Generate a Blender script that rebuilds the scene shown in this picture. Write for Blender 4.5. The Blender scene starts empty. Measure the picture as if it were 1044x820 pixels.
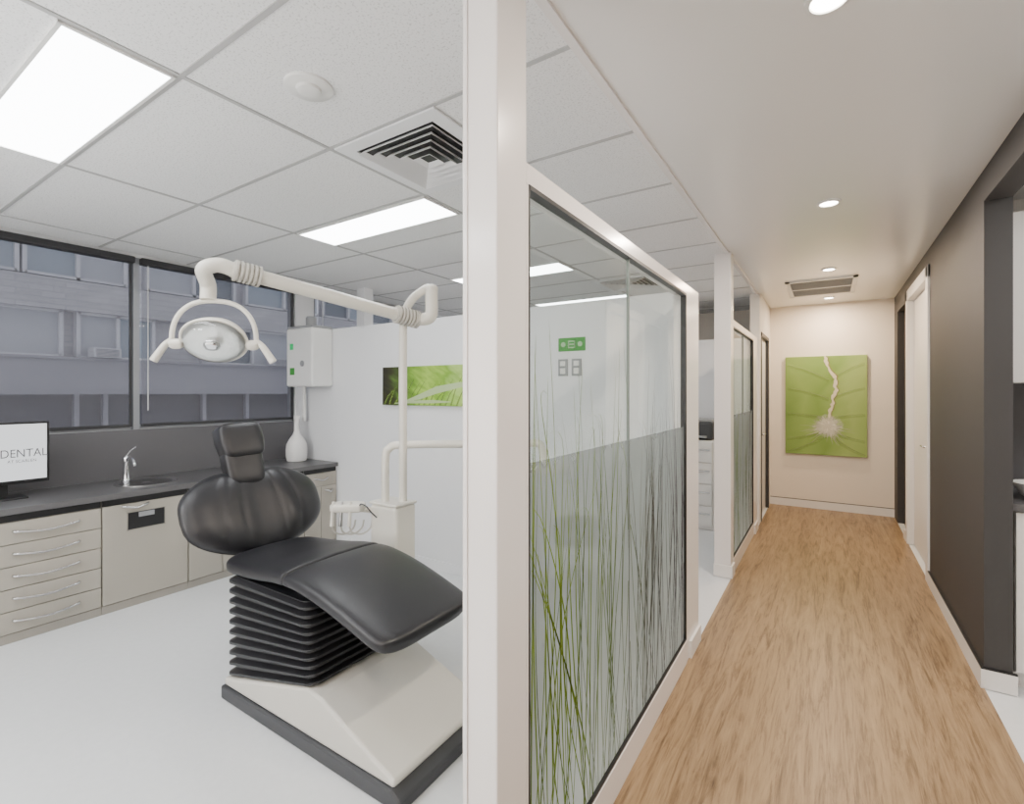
import bpy, bmesh, math, random
from mathutils import Vector, Matrix
random.seed(7)
C = bpy.context.scene.collection
PI = math.pi
ORI = {}

# ------------------------------------------------------------------ materials
def nt(name):
    m = bpy.data.materials.new(name); m.use_nodes = True
    t = m.node_tree; t.nodes.clear()
    return m, t, t.nodes, t.links

def mat(name, col, rough=.5, metal=0, var=.04, vscale=6, bump=0, bscale=80, spec=.5, coat=0):
    m, t, N, L = nt(name)
    o = N.new('ShaderNodeOutputMaterial'); b = N.new('ShaderNodeBsdfPrincipled')
    L.new(b.outputs[0], o.inputs[0])
    b.inputs['Roughness'].default_value = rough; b.inputs['Metallic'].default_value = metal
    b.inputs['Specular IOR Level'].default_value = spec
    b.inputs['Coat Weight'].default_value = coat
    tc = N.new('ShaderNodeTexCoord'); n = N.new('ShaderNodeTexNoise')
    n.inputs['Scale'].default_value = vscale; n.inputs['Detail'].default_value = 4
    L.new(tc.outputs['Object'], n.inputs['Vector'])
    mx = N.new('ShaderNodeMix'); mx.data_type = 'RGBA'
    mx.inputs[6].default_value = (*[c*(1-var) for c in col], 1)
    mx.inputs[7].default_value = (*[min(1, c*(1+var)) for c in col], 1)
    L.new(n.outputs['Fac'], mx.inputs[0]); L.new(mx.outputs[2], b.inputs['Base Color'])
    if bump:
        n2 = N.new('ShaderNodeTexNoise'); n2.inputs['Scale'].default_value = bscale
        L.new(tc.outputs['Object'], n2.inputs['Vector'])
        bp = N.new('ShaderNodeBump'); bp.inputs['Strength'].default_value = bump; bp.inputs['Distance'].default_value = .01
        L.new(n2.outputs['Fac'], bp.inputs['Height']); L.new(bp.outputs[0], b.inputs['Normal'])
    return m

def emit(name, col, s):
    m, t, N, L = nt(name)
    o = N.new('ShaderNodeOutputMaterial'); e = N.new('ShaderNodeEmission')
    e.inputs[0].default_value = (*col, 1); e.inputs[1].default_value = s
    L.new(e.outputs[0], o.inputs[0]); return m

def clear_glass(name, tint=(1, 1, 1), gloss=.08):
    m, t, N, L = nt(name)
    o = N.new('ShaderNodeOutputMaterial'); tr = N.new('ShaderNodeBsdfTransparent'); g = N.new('ShaderNodeBsdfGlossy')
    tr.inputs[0].default_value = (*tint, 1); g.inputs['Roughness'].default_value = .02
    f = N.new('ShaderNodeFresnel'); f.inputs['IOR'].default_value = 1.35
    mth = N.new('ShaderNodeMath'); mth.operation = 'MULTIPLY'; mth.inputs[1].default_value = gloss*8
    L.new(f.outputs[0], mth.inputs[0])
    mx = N.new('ShaderNodeMixShader'); L.new(mth.outputs[0], mx.inputs[0]); L.new(tr.outputs[0], mx.inputs[1]); L.new(g.outputs[0], mx.inputs[2])
    L.new(mx.outputs[0], o.inputs[0]); return m

def film_mat():
    m, t, N, L = nt('frosted film')
    o = N.new('ShaderNodeOutputMaterial'); tr = N.new('ShaderNodeBsdfTransparent')
    tl = N.new('ShaderNodeBsdfTranslucent'); df = N.new('ShaderNodeBsdfDiffuse')
    tc = N.new('ShaderNodeTexCoord'); sp = N.new('ShaderNodeSeparateXYZ'); L.new(tc.outputs['Object'], sp.inputs[0])
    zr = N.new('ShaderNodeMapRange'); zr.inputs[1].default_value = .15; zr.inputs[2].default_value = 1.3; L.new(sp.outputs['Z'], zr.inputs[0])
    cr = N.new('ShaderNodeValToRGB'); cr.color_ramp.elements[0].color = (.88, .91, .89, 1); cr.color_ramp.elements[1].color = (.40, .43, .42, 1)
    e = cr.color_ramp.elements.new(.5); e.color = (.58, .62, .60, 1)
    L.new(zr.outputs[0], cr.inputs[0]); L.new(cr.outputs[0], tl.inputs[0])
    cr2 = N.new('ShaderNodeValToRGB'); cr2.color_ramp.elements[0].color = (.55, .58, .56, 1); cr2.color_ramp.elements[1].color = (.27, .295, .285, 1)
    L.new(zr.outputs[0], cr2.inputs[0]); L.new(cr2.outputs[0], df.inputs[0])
    a = N.new('ShaderNodeMixShader'); a.inputs[0].default_value = .45
    L.new(tl.outputs[0], a.inputs[1]); L.new(df.outputs[0], a.inputs[2])
    mr = N.new('ShaderNodeMapRange'); mr.inputs[1].default_value = 1.33; mr.inputs[2].default_value = .6
    mr.inputs[3].default_value = .48; mr.inputs[4].default_value = .84
    L.new(sp.outputs['Z'], mr.inputs[0])
    mp = N.new('ShaderNodeMapping'); mp.inputs['Scale'].default_value = (1, 9, 1.8); L.new(tc.outputs['Object'], mp.inputs[0])
    n = N.new('ShaderNodeTexNoise'); n.inputs['Scale'].default_value = 1; n.inputs['Detail'].default_value = 4; L.new(mp.outputs[0], n.inputs['Vector'])
    ma = N.new('ShaderNodeMath'); ma.operation = 'MULTIPLY_ADD'; ma.inputs[1].default_value = .22; L.new(n.outputs['Fac'], ma.inputs[0]); L.new(mr.outputs[0], ma.inputs[2])
    sb = N.new('ShaderNodeMath'); sb.operation = 'SUBTRACT'; sb.inputs[1].default_value = .11; sb.use_clamp = True; L.new(ma.outputs[0], sb.inputs[0])
    mx = N.new('ShaderNodeMixShader'); L.new(sb.outputs[0], mx.inputs[0]); L.new(tr.outputs[0], mx.inputs[1]); L.new(a.outputs[0], mx.inputs[2])
    L.new(mx.outputs[0], o.inputs[0]); return m

def blade_mat(name, k, alpha):
    m, t, N, L = nt(name)
    o = N.new('ShaderNodeOutputMaterial'); b = N.new('ShaderNodeBsdfDiffuse')
    tl = N.new('ShaderNodeBsdfTranslucent'); ms = N.new('ShaderNodeMixShader'); ms.inputs[0].default_value = .2
    tc = N.new('ShaderNodeTexCoord'); sp = N.new('ShaderNodeSeparateXYZ'); L.new(tc.outputs['Object'], sp.inputs[0])
    mr = N.new('ShaderNodeMapRange'); mr.inputs[1].default_value = 0; mr.inputs[2].default_value = 1.7
    L.new(sp.outputs['Y'], mr.inputs[0])
    cr = N.new('ShaderNodeValToRGB')
    cr.color_ramp.elements[0].color = (.22*k, .32*k, .05*k, 1); cr.color_ramp.elements[0].position = .18
    cr.color_ramp.elements[1].color = (.15*k, .125*k, .15*k, 1); cr.color_ramp.elements[1].position = .95
    e = cr.color_ramp.elements.new(.38); e.color = (.19*k, .26*k, .08*k, 1)
    e = cr.color_ramp.elements.new(.62); e.color = (.17*k, .17*k, .14*k, 1)
    L.new(mr.outputs[0], cr.inputs[0]); L.new(cr.outputs[0], b.inputs[0]); L.new(cr.outputs[0], tl.inputs[0])
    L.new(b.outputs[0], ms.inputs[1]); L.new(tl.outputs[0], ms.inputs[2])
    tr = N.new('ShaderNodeBsdfTransparent'); mx = N.new('ShaderNodeMixShader'); mx.inputs[0].default_value = alpha
    L.new(tr.outputs[0], mx.inputs[1]); L.new(ms.outputs[0], mx.inputs[2]); L.new(mx.outputs[0], o.inputs[0])
    return m

def wood_mat():
    m, t, N, L = nt('oak plank vinyl')
    o = N.new('ShaderNodeOutputMaterial'); b = N.new('ShaderNodeBsdfPrincipled'); L.new(b.outputs[0], o.inputs[0])
    b.inputs['Roughness'].default_value = .38
    tc = N.new('ShaderNodeTexCoord')
    mp = N.new('ShaderNodeMapping'); mp.inputs['Rotation'].default_value = (0, 0, PI/2)
    L.new(tc.outputs['Object'], mp.inputs[0])
    br = N.new('ShaderNodeTexBrick'); br.inputs['Scale'].default_value = 1
    br.inputs['Brick Width'].default_value = 1.4; br.inputs['Row Height'].default_value = .16
    br.inputs['Mortar Size'].default_value = .0008; br.inputs['Mortar Smooth'].default_value = .6
    br.inputs['Color1'].default_value = (0, 0, 0, 1); br.inputs['Color2'].default_value = (1, 1, 1, 1); br.inputs['Mortar'].default_value = (.2, .2, .2, 1)
    L.new(mp.outputs[0], br.inputs['Vector'])
    def noise(sx, sy, det, rough, dist):
        s1 = N.new('ShaderNodeMapping'); s1.inputs['Scale'].default_value = (sx, sy, 1); L.new(tc.outputs['Object'], s1.inputs[0])
        n1 = N.new('ShaderNodeTexNoise'); n1.inputs['Scale'].default_value = 1; n1.inputs['Detail'].default_value = det
        n1.inputs['Roughness'].default_value = rough; n1.inputs['Distortion'].default_value = dist
        L.new(s1.outputs[0], n1.inputs['Vector']); return n1
    n1 = noise(20, 1.7, 10, .70, 1.3); n2 = noise(110, 5, 6, .7, .3)
    av = N.new('ShaderNodeMix'); av.data_type = 'FLOAT'; av.inputs[0].default_value = .34
    L.new(n1.outputs['Fac'], av.inputs[2]); L.new(n2.outputs['Fac'], av.inputs[3])
    cr = N.new('ShaderNodeValToRGB')
    cr.color_ramp.elements[0].position = .35; cr.color_ramp.elements[0].color = (.095, .055, .026, 1)
    cr.color_ramp.elements[1].position = .64; cr.color_ramp.elements[1].color = (.40, .275, .150, 1)
    e = cr.color_ramp.elements.new(.435); e.color = (.205, .130, .066, 1)
    e = cr.color_ramp.elements.new(.50); e.color = (.295, .196, .105, 1)
    L.new(av.outputs[0], cr.inputs[0])
    mx = N.new('ShaderNodeMix'); mx.data_type = 'RGBA'; mx.blend_type = 'MULTIPLY'; mx.inputs[0].default_value = 1
    cr2 = N.new('ShaderNodeValToRGB'); cr2.color_ramp.elements[0].color = (.90, .89, .88, 1); cr2.color_ramp.elements[1].color = (1.0, 1.0, 1.0, 1)
    L.new(br.outputs['Color'], cr2.inputs[0])
    L.new(cr.outputs[0], mx.inputs[6]); L.new(cr2.outputs[0], mx.inputs[7]); L.new(mx.outputs[2], b.inputs['Base Color'])
    return m

def tile_mat():
    m, t, N, L = nt('mineral fibre tile')
    o = N.new('ShaderNodeOutputMaterial'); b = N.new('ShaderNodeBsdfPrincipled'); L.new(b.outputs[0], o.inputs[0])
    b.inputs['Roughness'].default_value = .9
    tc = N.new('ShaderNodeTexCoord'); n = N.new('ShaderNodeTexNoise'); n.inputs['Scale'].default_value = 130; n.inputs['Detail'].default_value = 3
    L.new(tc.outputs['Object'], n.inputs['Vector'])
    cr = N.new('ShaderNodeValToRGB'); cr.color_ramp.elements[0].position = .36; cr.color_ramp.elements[0].color = (.64, .64, .64, 1)
    cr.color_ramp.elements[1].position = .44; cr.color_ramp.elements[1].color = (.85, .855, .855, 1)
    L.new(n.outputs['Fac'], cr.inputs[0]); L.new(cr.outputs[0], b.inputs['Base Color']); return m

def ramp_picture(name, stops, axis='X', lo=0, hi=1, nscale=3, namt=.15, stretch=(1, 1, 1), rot=0):
    m, t, N, L = nt(name)
    o = N.new('ShaderNodeOutputMaterial'); b = N.new('ShaderNodeBsdfPrincipled'); L.new(b.outputs[0], o.inputs[0])
    b.inputs['Roughness'].default_value = .6
    tc = N.new('ShaderNodeTexCoord'); sp = N.new('ShaderNodeSeparateXYZ'); L.new(tc.outputs['Object'], sp.inputs[0])
    mr = N.new('ShaderNodeMapRange'); mr.inputs[1].default_value = lo; mr.inputs[2].default_value = hi; L.new(sp.outputs[axis], mr.inputs[0])
    mp0 = N.new('ShaderNodeMapping'); mp0.inputs['Rotation'].default_value = (0, rot, 0); L.new(tc.outputs['Object'], mp0.inputs[0])
    mp = N.new('ShaderNodeMapping'); mp.inputs['Scale'].default_value = stretch; L.new(mp0.outputs[0], mp.inputs[0])
    n = N.new('ShaderNodeTexNoise'); n.inputs['Scale'].default_value = nscale; n.inputs['Detail'].default_value = 3; L.new(mp.outputs[0], n.inputs['Vector'])
    ma = N.new('ShaderNodeMath'); ma.operation = 'MULTIPLY_ADD'; ma.inputs[1].default_value = namt; L.new(n.outputs['Fac'], ma.inputs[0]); L.new(mr.outputs[0], ma.inputs[2])
    sb = N.new('ShaderNodeMath'); sb.operation = 'SUBTRACT'; sb.inputs[1].default_value = namt/2; L.new(ma.outputs[0], sb.inputs[0])
    cr = N.new('ShaderNodeValToRGB'); el = cr.color_ramp.elements
    el[0].position = stops[0][0]; el[0].color = (*stops[0][1], 1); el[1].position = stops[-1][0]; el[1].color = (*stops[-1][1], 1)
    for p, c in stops[1:-1]:
        e = el.new(p); e.color = (*c, 1)
    L.new(sb.outputs[0], cr.inputs[0]); L.new(cr.outputs[0], b.inputs['Base Color']); return m

def soft_print(name, col, alpha):
    m, t, N, L = nt(name)
    o = N.new('ShaderNodeOutputMaterial'); d = N.new('ShaderNodeBsdfDiffuse'); d.inputs[0].default_value = (*col, 1)
    tr = N.new('ShaderNodeBsdfTransparent'); mx = N.new('ShaderNodeMixShader'); mx.inputs[0].default_value = alpha
    L.new(tr.outputs[0], mx.inputs[1]); L.new(d.outputs[0], mx.inputs[2]); L.new(mx.outputs[0], o.inputs[0]); return m

def glow_print(name, col, c, r, sq):
    """soft round blotch, opaque at centre c (x,z in object space), clear at radius r"""
    m, t, N, L = nt(name)
    o = N.new('ShaderNodeOutputMaterial'); d = N.new('ShaderNodeBsdfDiffuse'); d.inputs[0].default_value = (*col, 1)
    tc = N.new('ShaderNodeTexCoord'); vm = N.new('ShaderNodeVectorMath'); vm.operation = 'SUBTRACT'; vm.inputs[1].default_value = (c[0], 0, c[1])
    L.new(tc.outputs['Object'], vm.inputs[0]); vs = N.new('ShaderNodeVectorMath'); vs.operation = 'MULTIPLY'; vs.inputs[1].default_value = (1, 0, sq); L.new(vm.outputs[0], vs.inputs[0])
    ln = N.new('ShaderNodeVectorMath'); ln.operation = 'LENGTH'; L.new(vs.outputs[0], ln.inputs[0])
    n = N.new('ShaderNodeTexNoise'); n.inputs['Scale'].default_value = 26; n.inputs['Detail'].default_value = 5; L.new(tc.outputs['Object'], n.inputs['Vector'])
    ma = N.new('ShaderNodeMath'); ma.operation = 'MULTIPLY_ADD'; ma.inputs[1].default_value = r*.9; L.new(n.outputs['Fac'], ma.inputs[0]); L.new(ln.outputs['Value'], ma.inputs[2])
    mr = N.new('ShaderNodeMapRange'); mr.inputs[1].default_value = r*.55; mr.inputs[2].default_value = r*1.3; mr.inputs[3].default_value = .9; mr.inputs[4].default_value = 0
    L.new(ma.outputs[0], mr.inputs[0])
    tr = N.new('ShaderNodeBsdfTransparent'); mx = N.new('ShaderNodeMixShader'); L.new(mr.outputs[0], mx.inputs[0])
    L.new(tr.outputs[0], mx.inputs[1]); L.new(d.outputs[0], mx.inputs[2]); L.new(mx.outputs[0], o.inputs[0]); return m

def blind_mat():
    m, t, N, L = nt('sheer screen fabric')
    o = N.new('ShaderNodeOutputMaterial'); tr = N.new('ShaderNodeBsdfTransparent'); d = N.new('ShaderNodeBsdfDiffuse')
    d.inputs[0].default_value = (.20, .20, .22, 1)
    mx = N.new('ShaderNodeMixShader'); mx.inputs[0].default_value = .25
    L.new(tr.outputs[0], mx.inputs[1]); L.new(d.outputs[0], mx.inputs[2]); L.new(mx.outputs[0], o.inputs[0]); return m

def brick_mat():
    m, t, N, L = nt('painted brick')
    o = N.new('ShaderNodeOutputMaterial'); b = N.new('ShaderNodeBsdfPrincipled'); L.new(b.outputs[0], o.inputs[0])
    b.inputs['Roughness'].default_value = .9
    tc = N.new('ShaderNodeTexCoord')
    sp = N.new('ShaderNodeSeparateXYZ'); cb = N.new('ShaderNodeCombineXYZ')
    L.new(tc.outputs['Object'], sp.inputs[0]); L.new(sp.outputs['Y'], cb.inputs['X']); L.new(sp.outputs['Z'], cb.inputs['Y'])
    br = N.new('ShaderNodeTexBrick'); br.inputs['Scale'].default_value = 1; br.inputs['Brick Width'].default_value = .34
    br.inputs['Row Height'].default_value = .11; br.inputs['Mortar Size'].default_value = .008
    br.inputs['Color1'].default_value = (.58, .565, .58, 1); br.inputs['Color2'].default_value = (.50, .49, .505, 1); br.inputs['Mortar'].default_value = (.42, .41, .43, 1)
    L.new(cb.outputs[0], br.inputs['Vector']); L.new(br.outputs['Color'], b.inputs['Base Color']); return m

W_room = mat('white wall paint', (.82, .83, .845), .55, var=.01)
W_corr = mat('warm white wall paint', (.82, .785, .74), .5, var=.01)
W_far = mat('cream wall paint', (.83, .755, .655), .5, var=.01)
W_ceil = mat('plaster ceiling paint', (.87, .865, .855), .25, var=.015, vscale=2)
W_frame = mat('white satin frame paint', (.83, .80, .785), .2, var=.01)
W_door = mat('white door paint', (.82, .80, .78), .35, var=.01)
G_wall = mat('charcoal wall paint', (.060, .058, .058), .6, var=.05, vscale=3, spec=.25)
G_door = mat('charcoal door', (.018, .017, .017), .5)
VINYL = mat('pale speckled vinyl floor', (.72, .74, .755), .3, var=.05, vscale=30)
WOOD = wood_mat()
TILE = tile_mat()
BAR = mat('white t bar', (.44, .44, .44), .5)
BLACK = mat('black seal and shadow line', (.012, .012, .013), .4)
LEATHER = mat('black leather', (.014, .014, .017), .36, var=.15, vscale=40, bump=.06, bscale=260)
RUBBER = mat('black rubber bellows', (.014, .014, .016), .32)
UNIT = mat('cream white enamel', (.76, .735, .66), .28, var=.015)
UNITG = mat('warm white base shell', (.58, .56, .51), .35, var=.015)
BASEG = mat('dark grey base plate', (.045, .047, .052), .5)
CAB = mat('beige grey laminate', (.37, .345, .295), .45, var=.015)
CABIN = mat('cabinet carcass', (.30, .28, .245), .55)
TOP = mat('charcoal worktop laminate', (.105, .103, .106), .38, var=.06, vscale=60)
SPL = mat('grey splashback laminate', (.115, .113, .12), .5, var=.03)
STEEL = mat('brushed steel', (.62, .62, .63), .25, metal=1)
CHROME = mat('chrome', (.8, .8, .82), .08, metal=1)
ALU = mat('anodised aluminium', (.30, .31, .33), .4, metal=.5)
DALU = mat('dark aluminium', (.03, .03, .033), .4)
PLAST = mat('white plastic', (.80, .80, .78), .35)
GREYPL = mat('grey plastic', (.30, .31, .32), .4)
JOINT = mat('glass joint silicone', (.16, .18, .17), .3)
CERAM = mat('white matt ceramic', (.82, .81, .80), .35)
BLIND = blind_mat()
WGLASS = clear_glass('window glass', (.9, .91, .93), .03)
PGLASS = clear_glass('partition glass', (.95, .975, .96), .025)
FILM = film_mat(); BLADE = blade_mat('printed grass', .8, .95); BLADE2 = blade_mat('printed dark grass', .5, .8)
PANEL = emit('cool led panel', (.96, .98, 1.0), 14)
DOWN = emit('warm led downlight', (1, .92, .80), 25)
SCREEN = emit('white screen', (.86, .88, .90), 1.5)
GREEN = mat('green sign', (.05, .30, .045), .5)
GREENL = emit('green indicator', (.05, .6, .2), .8)
INK = mat('grey ink', (.16, .16, .17), .6)
WHITEINK = mat('pale sign ink', (.40, .60, .36), .6)
FAC_B = brick_mat()
FAC_D = mat('dark facade', (.12, .115, .13), .8)
FAC_W = mat('grey concrete band', (.36, .35, .38), .8)
FAC_G = mat('facade pane', (.36, .41, .46), .25)
FAC_GD = mat('facade dark pane', (.20, .22, .25), .2)
FAC_F = mat('facade window frame', (.72, .71, .73), .6)
FAC_C = mat('pale curtain', (.52, .53, .56), .9)

# ------------------------------------------------------------------ mesh helpers
def BM(): return bmesh.new()
def box(bm, x0, x1, y0, y1, z0, z1):
    if x0 > x1: x0, x1 = x1, x0
    if y0 > y1: y0, y1 = y1, y0
    if z0 > z1: z0, z1 = z1, z0
    v = [bm.verts.new(p) for p in ((x0,y0,z0),(x1,y0,z0),(x1,y1,z0),(x0,y1,z0),(x0,y0,z1),(x1,y0,z1),(x1,y1,z1),(x0,y1,z1))]
    for f in ((0,3,2,1),(4,5,6,7),(0,1,5,4),(1,2,6,5),(2,3,7,6),(3,0,4,7)): bm.faces.new([v[i] for i in f])
    return bm
def B(*a): return box(BM(), *a)
def prism_y(bm, prof, y0, y1):
    a = [bm.verts.new((x, y0, z)) for x, z in prof]; b = [bm.verts.new((x, y1, z)) for x, z in prof]
    bm.faces.new(a); bm.faces.new(b[::-1]); n = len(a)
    for i in range(n): bm.faces.new((a[i], b[i], b[(i+1) % n], a[(i+1) % n]))
    return bm
def crom(pts, n=8):
    P = [Vector(p) for p in pts]; P = [2*P[0]-P[1]] + P + [2*P[-1]-P[-2]]; out = []
    for i in range(1, len(P)-2):
        for k in range(n):
            t = k/n; a, b, c, d = P[i-1], P[i], P[i+1], P[i+2]
            out.append(.5*((2*b)+(c-a)*t+(2*a-5*b+4*c-d)*t*t+(3*b-a-3*c+d)*t**3))
    out.append(P[-2]); return out
def tube(bm, pts, r, seg=14, smooth=True, n=8):
    P = crom(pts, n) if smooth else [Vector(p) for p in pts]
    R = r if callable(r) else (lambda s: r)
    T = [(P[min(i+1, len(P)-1)]-P[max(i-1, 0)]).normalized() for i in range(len(P))]
    up = Vector((0, 0, 1)) if abs(T[0].z) < .9 else Vector((1, 0, 0))
    u = (up - T[0]*up.dot(T[0])).normalized(); rings = []
    for i, p in enumerate(P):
        u = (u - T[i]*u.dot(T[i])).normalized(); w = T[i].cross(u); rr = R(i/(len(P)-1))
        rings.append([bm.verts.new(p+(u*math.cos(a)+w*math.sin(a))*rr) for a in [2*PI*k/seg for k in range(seg)]])
    for a, b in zip(rings, rings[1:]):
        for k in range(seg): bm.faces.new((a[k], a[(k+1) % seg], b[(k+1) % seg], b[k]))
    bm.faces.new(rings[0][::-1]); bm.faces.new(rings[-1]); return bm
def lathe(bm, prof, c, seg=32, mtx=None):
    rings = []
    for r, z in prof:
        ring = []
        for k in range(seg):
            a = 2*PI*k/seg; p = Vector((r*math.cos(a), r*math.sin(a), z))
            if mtx: p = mtx @ p
            ring.append(bm.verts.new(p+Vector(c)))
        rings.append(ring)
    for a, b in zip(rings, rings[1:]):
        for k in range(seg): bm.faces.new((a[k], a[(k+1) % seg], b[(k+1) % seg], b[k]))
    bm.faces.new(rings[0][::-1]); bm.faces.new(rings[-1]); return bm
def sp(v, e): return math.copysign(abs(v)**e, v)
def superell(bm, c, h, e=.5, mtx=None, nu=36, nv=20, fn=None):
    rings = []
    def P(p):
        if fn: p = fn(p)
        if mtx: p = mtx @ p
        return p+Vector(c)
    for j in range(1, nv):
        ph = -PI/2+PI*j/nv; ring = []
        for i in range(nu):
            th = 2*PI*i/nu
            ring.append(bm.verts.new(P(Vector((h[0]*sp(math.cos(ph), e)*sp(math.cos(th), e), h[1]*sp(math.cos(ph), e)*sp(math.sin(th), e), h[2]*sp(math.sin(ph), e))))))
        rings.append(ring)
    for a, b in zip(rings, rings[1:]):
        for k in range(nu): bm.faces.new((a[k], a[(k+1) % nu], b[(k+1) % nu], b[k]))
    for s, ring in ((-1, rings[0][::-1]), (1, rings[-1])):
        t = bm.verts.new(P(Vector((0, 0, s*h[2]))))
        for k in range(nu): bm.faces.new((ring[k], ring[(k+1) % nu], t))
    return bm

def obj(name, bm, m, parent=None, origin=(0, 0, 0), smooth=False, bevel=0, seg=2):
    org = ORI[parent.name] if parent else Vector(origin)
    bmesh.ops.recalc_face_normals(bm, faces=bm.faces)
    bm.transform(Matrix.Translation(-org))
    me = bpy.data.meshes.new(name); bm.to_mesh(me); bm.free()
    o = bpy.data.objects.new(name, me); C.objects.link(o); me.materials.append(m)
    if parent: o.parent = parent
    else: o.location = org
    ORI[o.name] = org
    if smooth:
        for p in me.polygons: p.use_smooth = True
        if hasattr(me, 'set_sharp_from_angle'): me.set_sharp_from_angle(angle=math.radians(42))
    if bevel:
        b = o.modifiers.new('bevel', 'BEVEL'); b.width = bevel; b.segments = seg; b.limit_method = 'ANGLE'
    return o
def tag(o, label, cat, group=None):
    o['label'] = label; o['category'] = cat
    if group: o['group'] = group
    return o
def thing(name, loc, label, cat, group=None):
    o = bpy.data.objects.new(name, None); C.objects.link(o); o.location = loc; o.empty_display_size = .1
    ORI[o.name] = Vector(loc); return tag(o, label, cat, group)
def struct(name, bm, m, origin=(0, 0, 0), **k):
    o = obj(name, bm, m, None, origin, **k); o['kind'] = 'structure'; return o
def sthing(name, loc):
    o = bpy.data.objects.new(name, None); C.objects.link(o); o.location = loc; ORI[o.name] = Vector(loc); o['kind'] = 'structure'; return o
def dup(root, loc, label=None):
    r = root.copy(); C.objects.link(r); r.location = loc
    if label: r['label'] = label
    for ch in list(root.children):
        c = ch.copy(); C.objects.link(c); c.parent = r
        for g in list(ch.children):
            d = g.copy(); C.objects.link(d); d.parent = c
    return r
def text_bm(s, size):
    cu = bpy.data.curves.new('t', 'FONT'); cu.body = s; cu.size = size; cu.extrude = .0005
    o = bpy.data.objects.new('t', cu); C.objects.link(o)
    dg = bpy.context.evaluated_depsgraph_get(); me = bpy.data.meshes.new_from_object(o.evaluated_get(dg))
    bm = BM(); bm.from_mesh(me); bpy.data.objects.remove(o); bpy.data.curves.remove(cu); bpy.data.meshes.remove(me)
    return bm

CEIL = 2.63; XW = -4.75; XP = -.66; YB = 3.12; PH = 2.13
# ------------------------------------------------------------------ shell
struct('floor', B(-4.95, 2.3, -1.7, 7.5, -.1, 0), VINYL)
struct('floor_wood', B(XP, .66, -1.6, 7.4, 0.0, .004), WOOD)
cl = struct('ceiling', B(-4.85, XP-.02, -1.7, 7.5, CEIL, CEIL+.1), TILE)
g = BM()
yl = [.82+.62*k for k in range(-4, 11)]
for y in yl: box(g, XW, XP-.02, y-.009, y+.009, CEIL-.004, CEIL+.001)
for x in (-4.42, -3.18, -1.94): box(g, x-.009, x+.009, -1.6, 7.4, CEIL-.0045, CEIL+.001)
obj('grid_bars', g, BAR, cl)
struct('ceiling_plaster', B(XP-.02, 2.3, -1.7, 7.5, CEIL, CEIL+.1), W_ceil)
struct('trim_1', box(B(XP-.045, XP-.015, -1.6, 4.25, CEIL-.012, CEIL), XP-.045, XP-.015, 4.37, 6.2, CEIL-.012, CEIL), W_frame)
struct('wall_far', B(-4.85, .78, 7.4, 7.5, 0, CEIL), W_far)
struct('wall_rear', B(-4.85, 2.3, -1.7, -1.6, 0, CEIL), W_corr)
struct('wall_side', B(2.2, 2.3, -1.6, 4.2, 0, CEIL), W_corr)
w = BM()
box(w, XW-.12, XW, -1.6, 7.4, 0, 1.195); box(w, XW-.12, XW, -1.6, 7.4, 2.60, CEIL)
box(w, XW-.12, XW, 3.10, 3.32, 1.195, 2.60); box(w, XW-.12, XW, -1.6, -1.2, 1.195, 2.6); box(w, XW-.12, XW, 6.6, 7.4, 1.195, 2.6)
struct('wall_left', w, W_room)
struct('wall_back', B(XW, XP-.06, YB, YB+.08, 0, PH), W_room)
struct('wall_divider', B(XW, XP-.06, 6.2, 6.3, 0, PH), W_room)
w = BM(); box(w, XP-.1, XP, 6.2, 6.32, 0, CEIL); box(w, XP-.1, XP, 7.15, 7.4, 0, CEIL); box(w, XP-.1, XP, 6.32, 7.15, 2.2, CEIL)
struct('wall_corridor', w, W_corr)
w = BM()
box(w, .66, .766, 3.38, 4.96, 0, CEIL); box(w, .66, .766, 4.96, 6.26, 2.50, CEIL); box(w, .66, .766, 6.26, 6.42, 0, CEIL)
box(w, .66, .766, 7.1, 7.4, 0, CEIL); box(w, .66, .766, 6.42, 7.1, 2.42, CEIL)
box(w, .66, .766, .9, 3.38, 2.47, CEIL); box(w, .66, .766, -1.6, .9, 0, CEIL)
struct('wall_right', w, G_wall)
struct('wall_kitchen', B(.766, 2.2, 4.02, 4.12, 0, CEIL), W_corr)
# baseboards
struct('baseboard_right', B(.645, .66, 3.38, 4.96, .004, .10), W_door)
struct('shadow_line_right', B(.646, .66, 3.38, 4.96, .10, .108), BLACK)  # black strip imitating the shadow line on top of the baseboard
struct('baseboard_end', B(.645, .78, 3.365, 3.38, .004, .10), W_door)
struct('shadow_line_end', B(.646, .78, 3.366, 3.38, .10, .108), BLACK)  # same shadow line drawn in black around the wall end
struct('baseboard_far', B(XP, .66, 7.385, 7.4, .004, .10), W_door)
struct('trim_5', B(XP, .66, 7.387, 7.4, .10, .107), DALU)
struct('baseboard_back', B(XW+.7, XP-.1, YB-.012, YB, 0, .08), W_room)
struct('baseboard_right_2', B(.645, .66, 6.26, 6.42, .004, .10), W_door)
# posts
t = sthing('trim_6', (-.71, 1.02, 0))
obj('post', B(-.766, XP, .953, 1.088, 0, CEIL), W_frame, t, bevel=.004)
obj('cover_strip', B(-.757, -.748, .949, .953, 0, CEIL), W_frame, t)
t = sthing('trim_7', (-.72, 4.31, 0))
obj('post', B(-.787, XP, 4.25, 4.37, 0, CEIL), W_frame, t, bevel=.004)
obj('skirting', B(-.79, XP+.012, 4.24, 4.37, .004, .10), W_door, t)
struct('trim_8', B(-4.32, -4.20, 3.55, 3.67, 0, CEIL), W_room)
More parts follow.
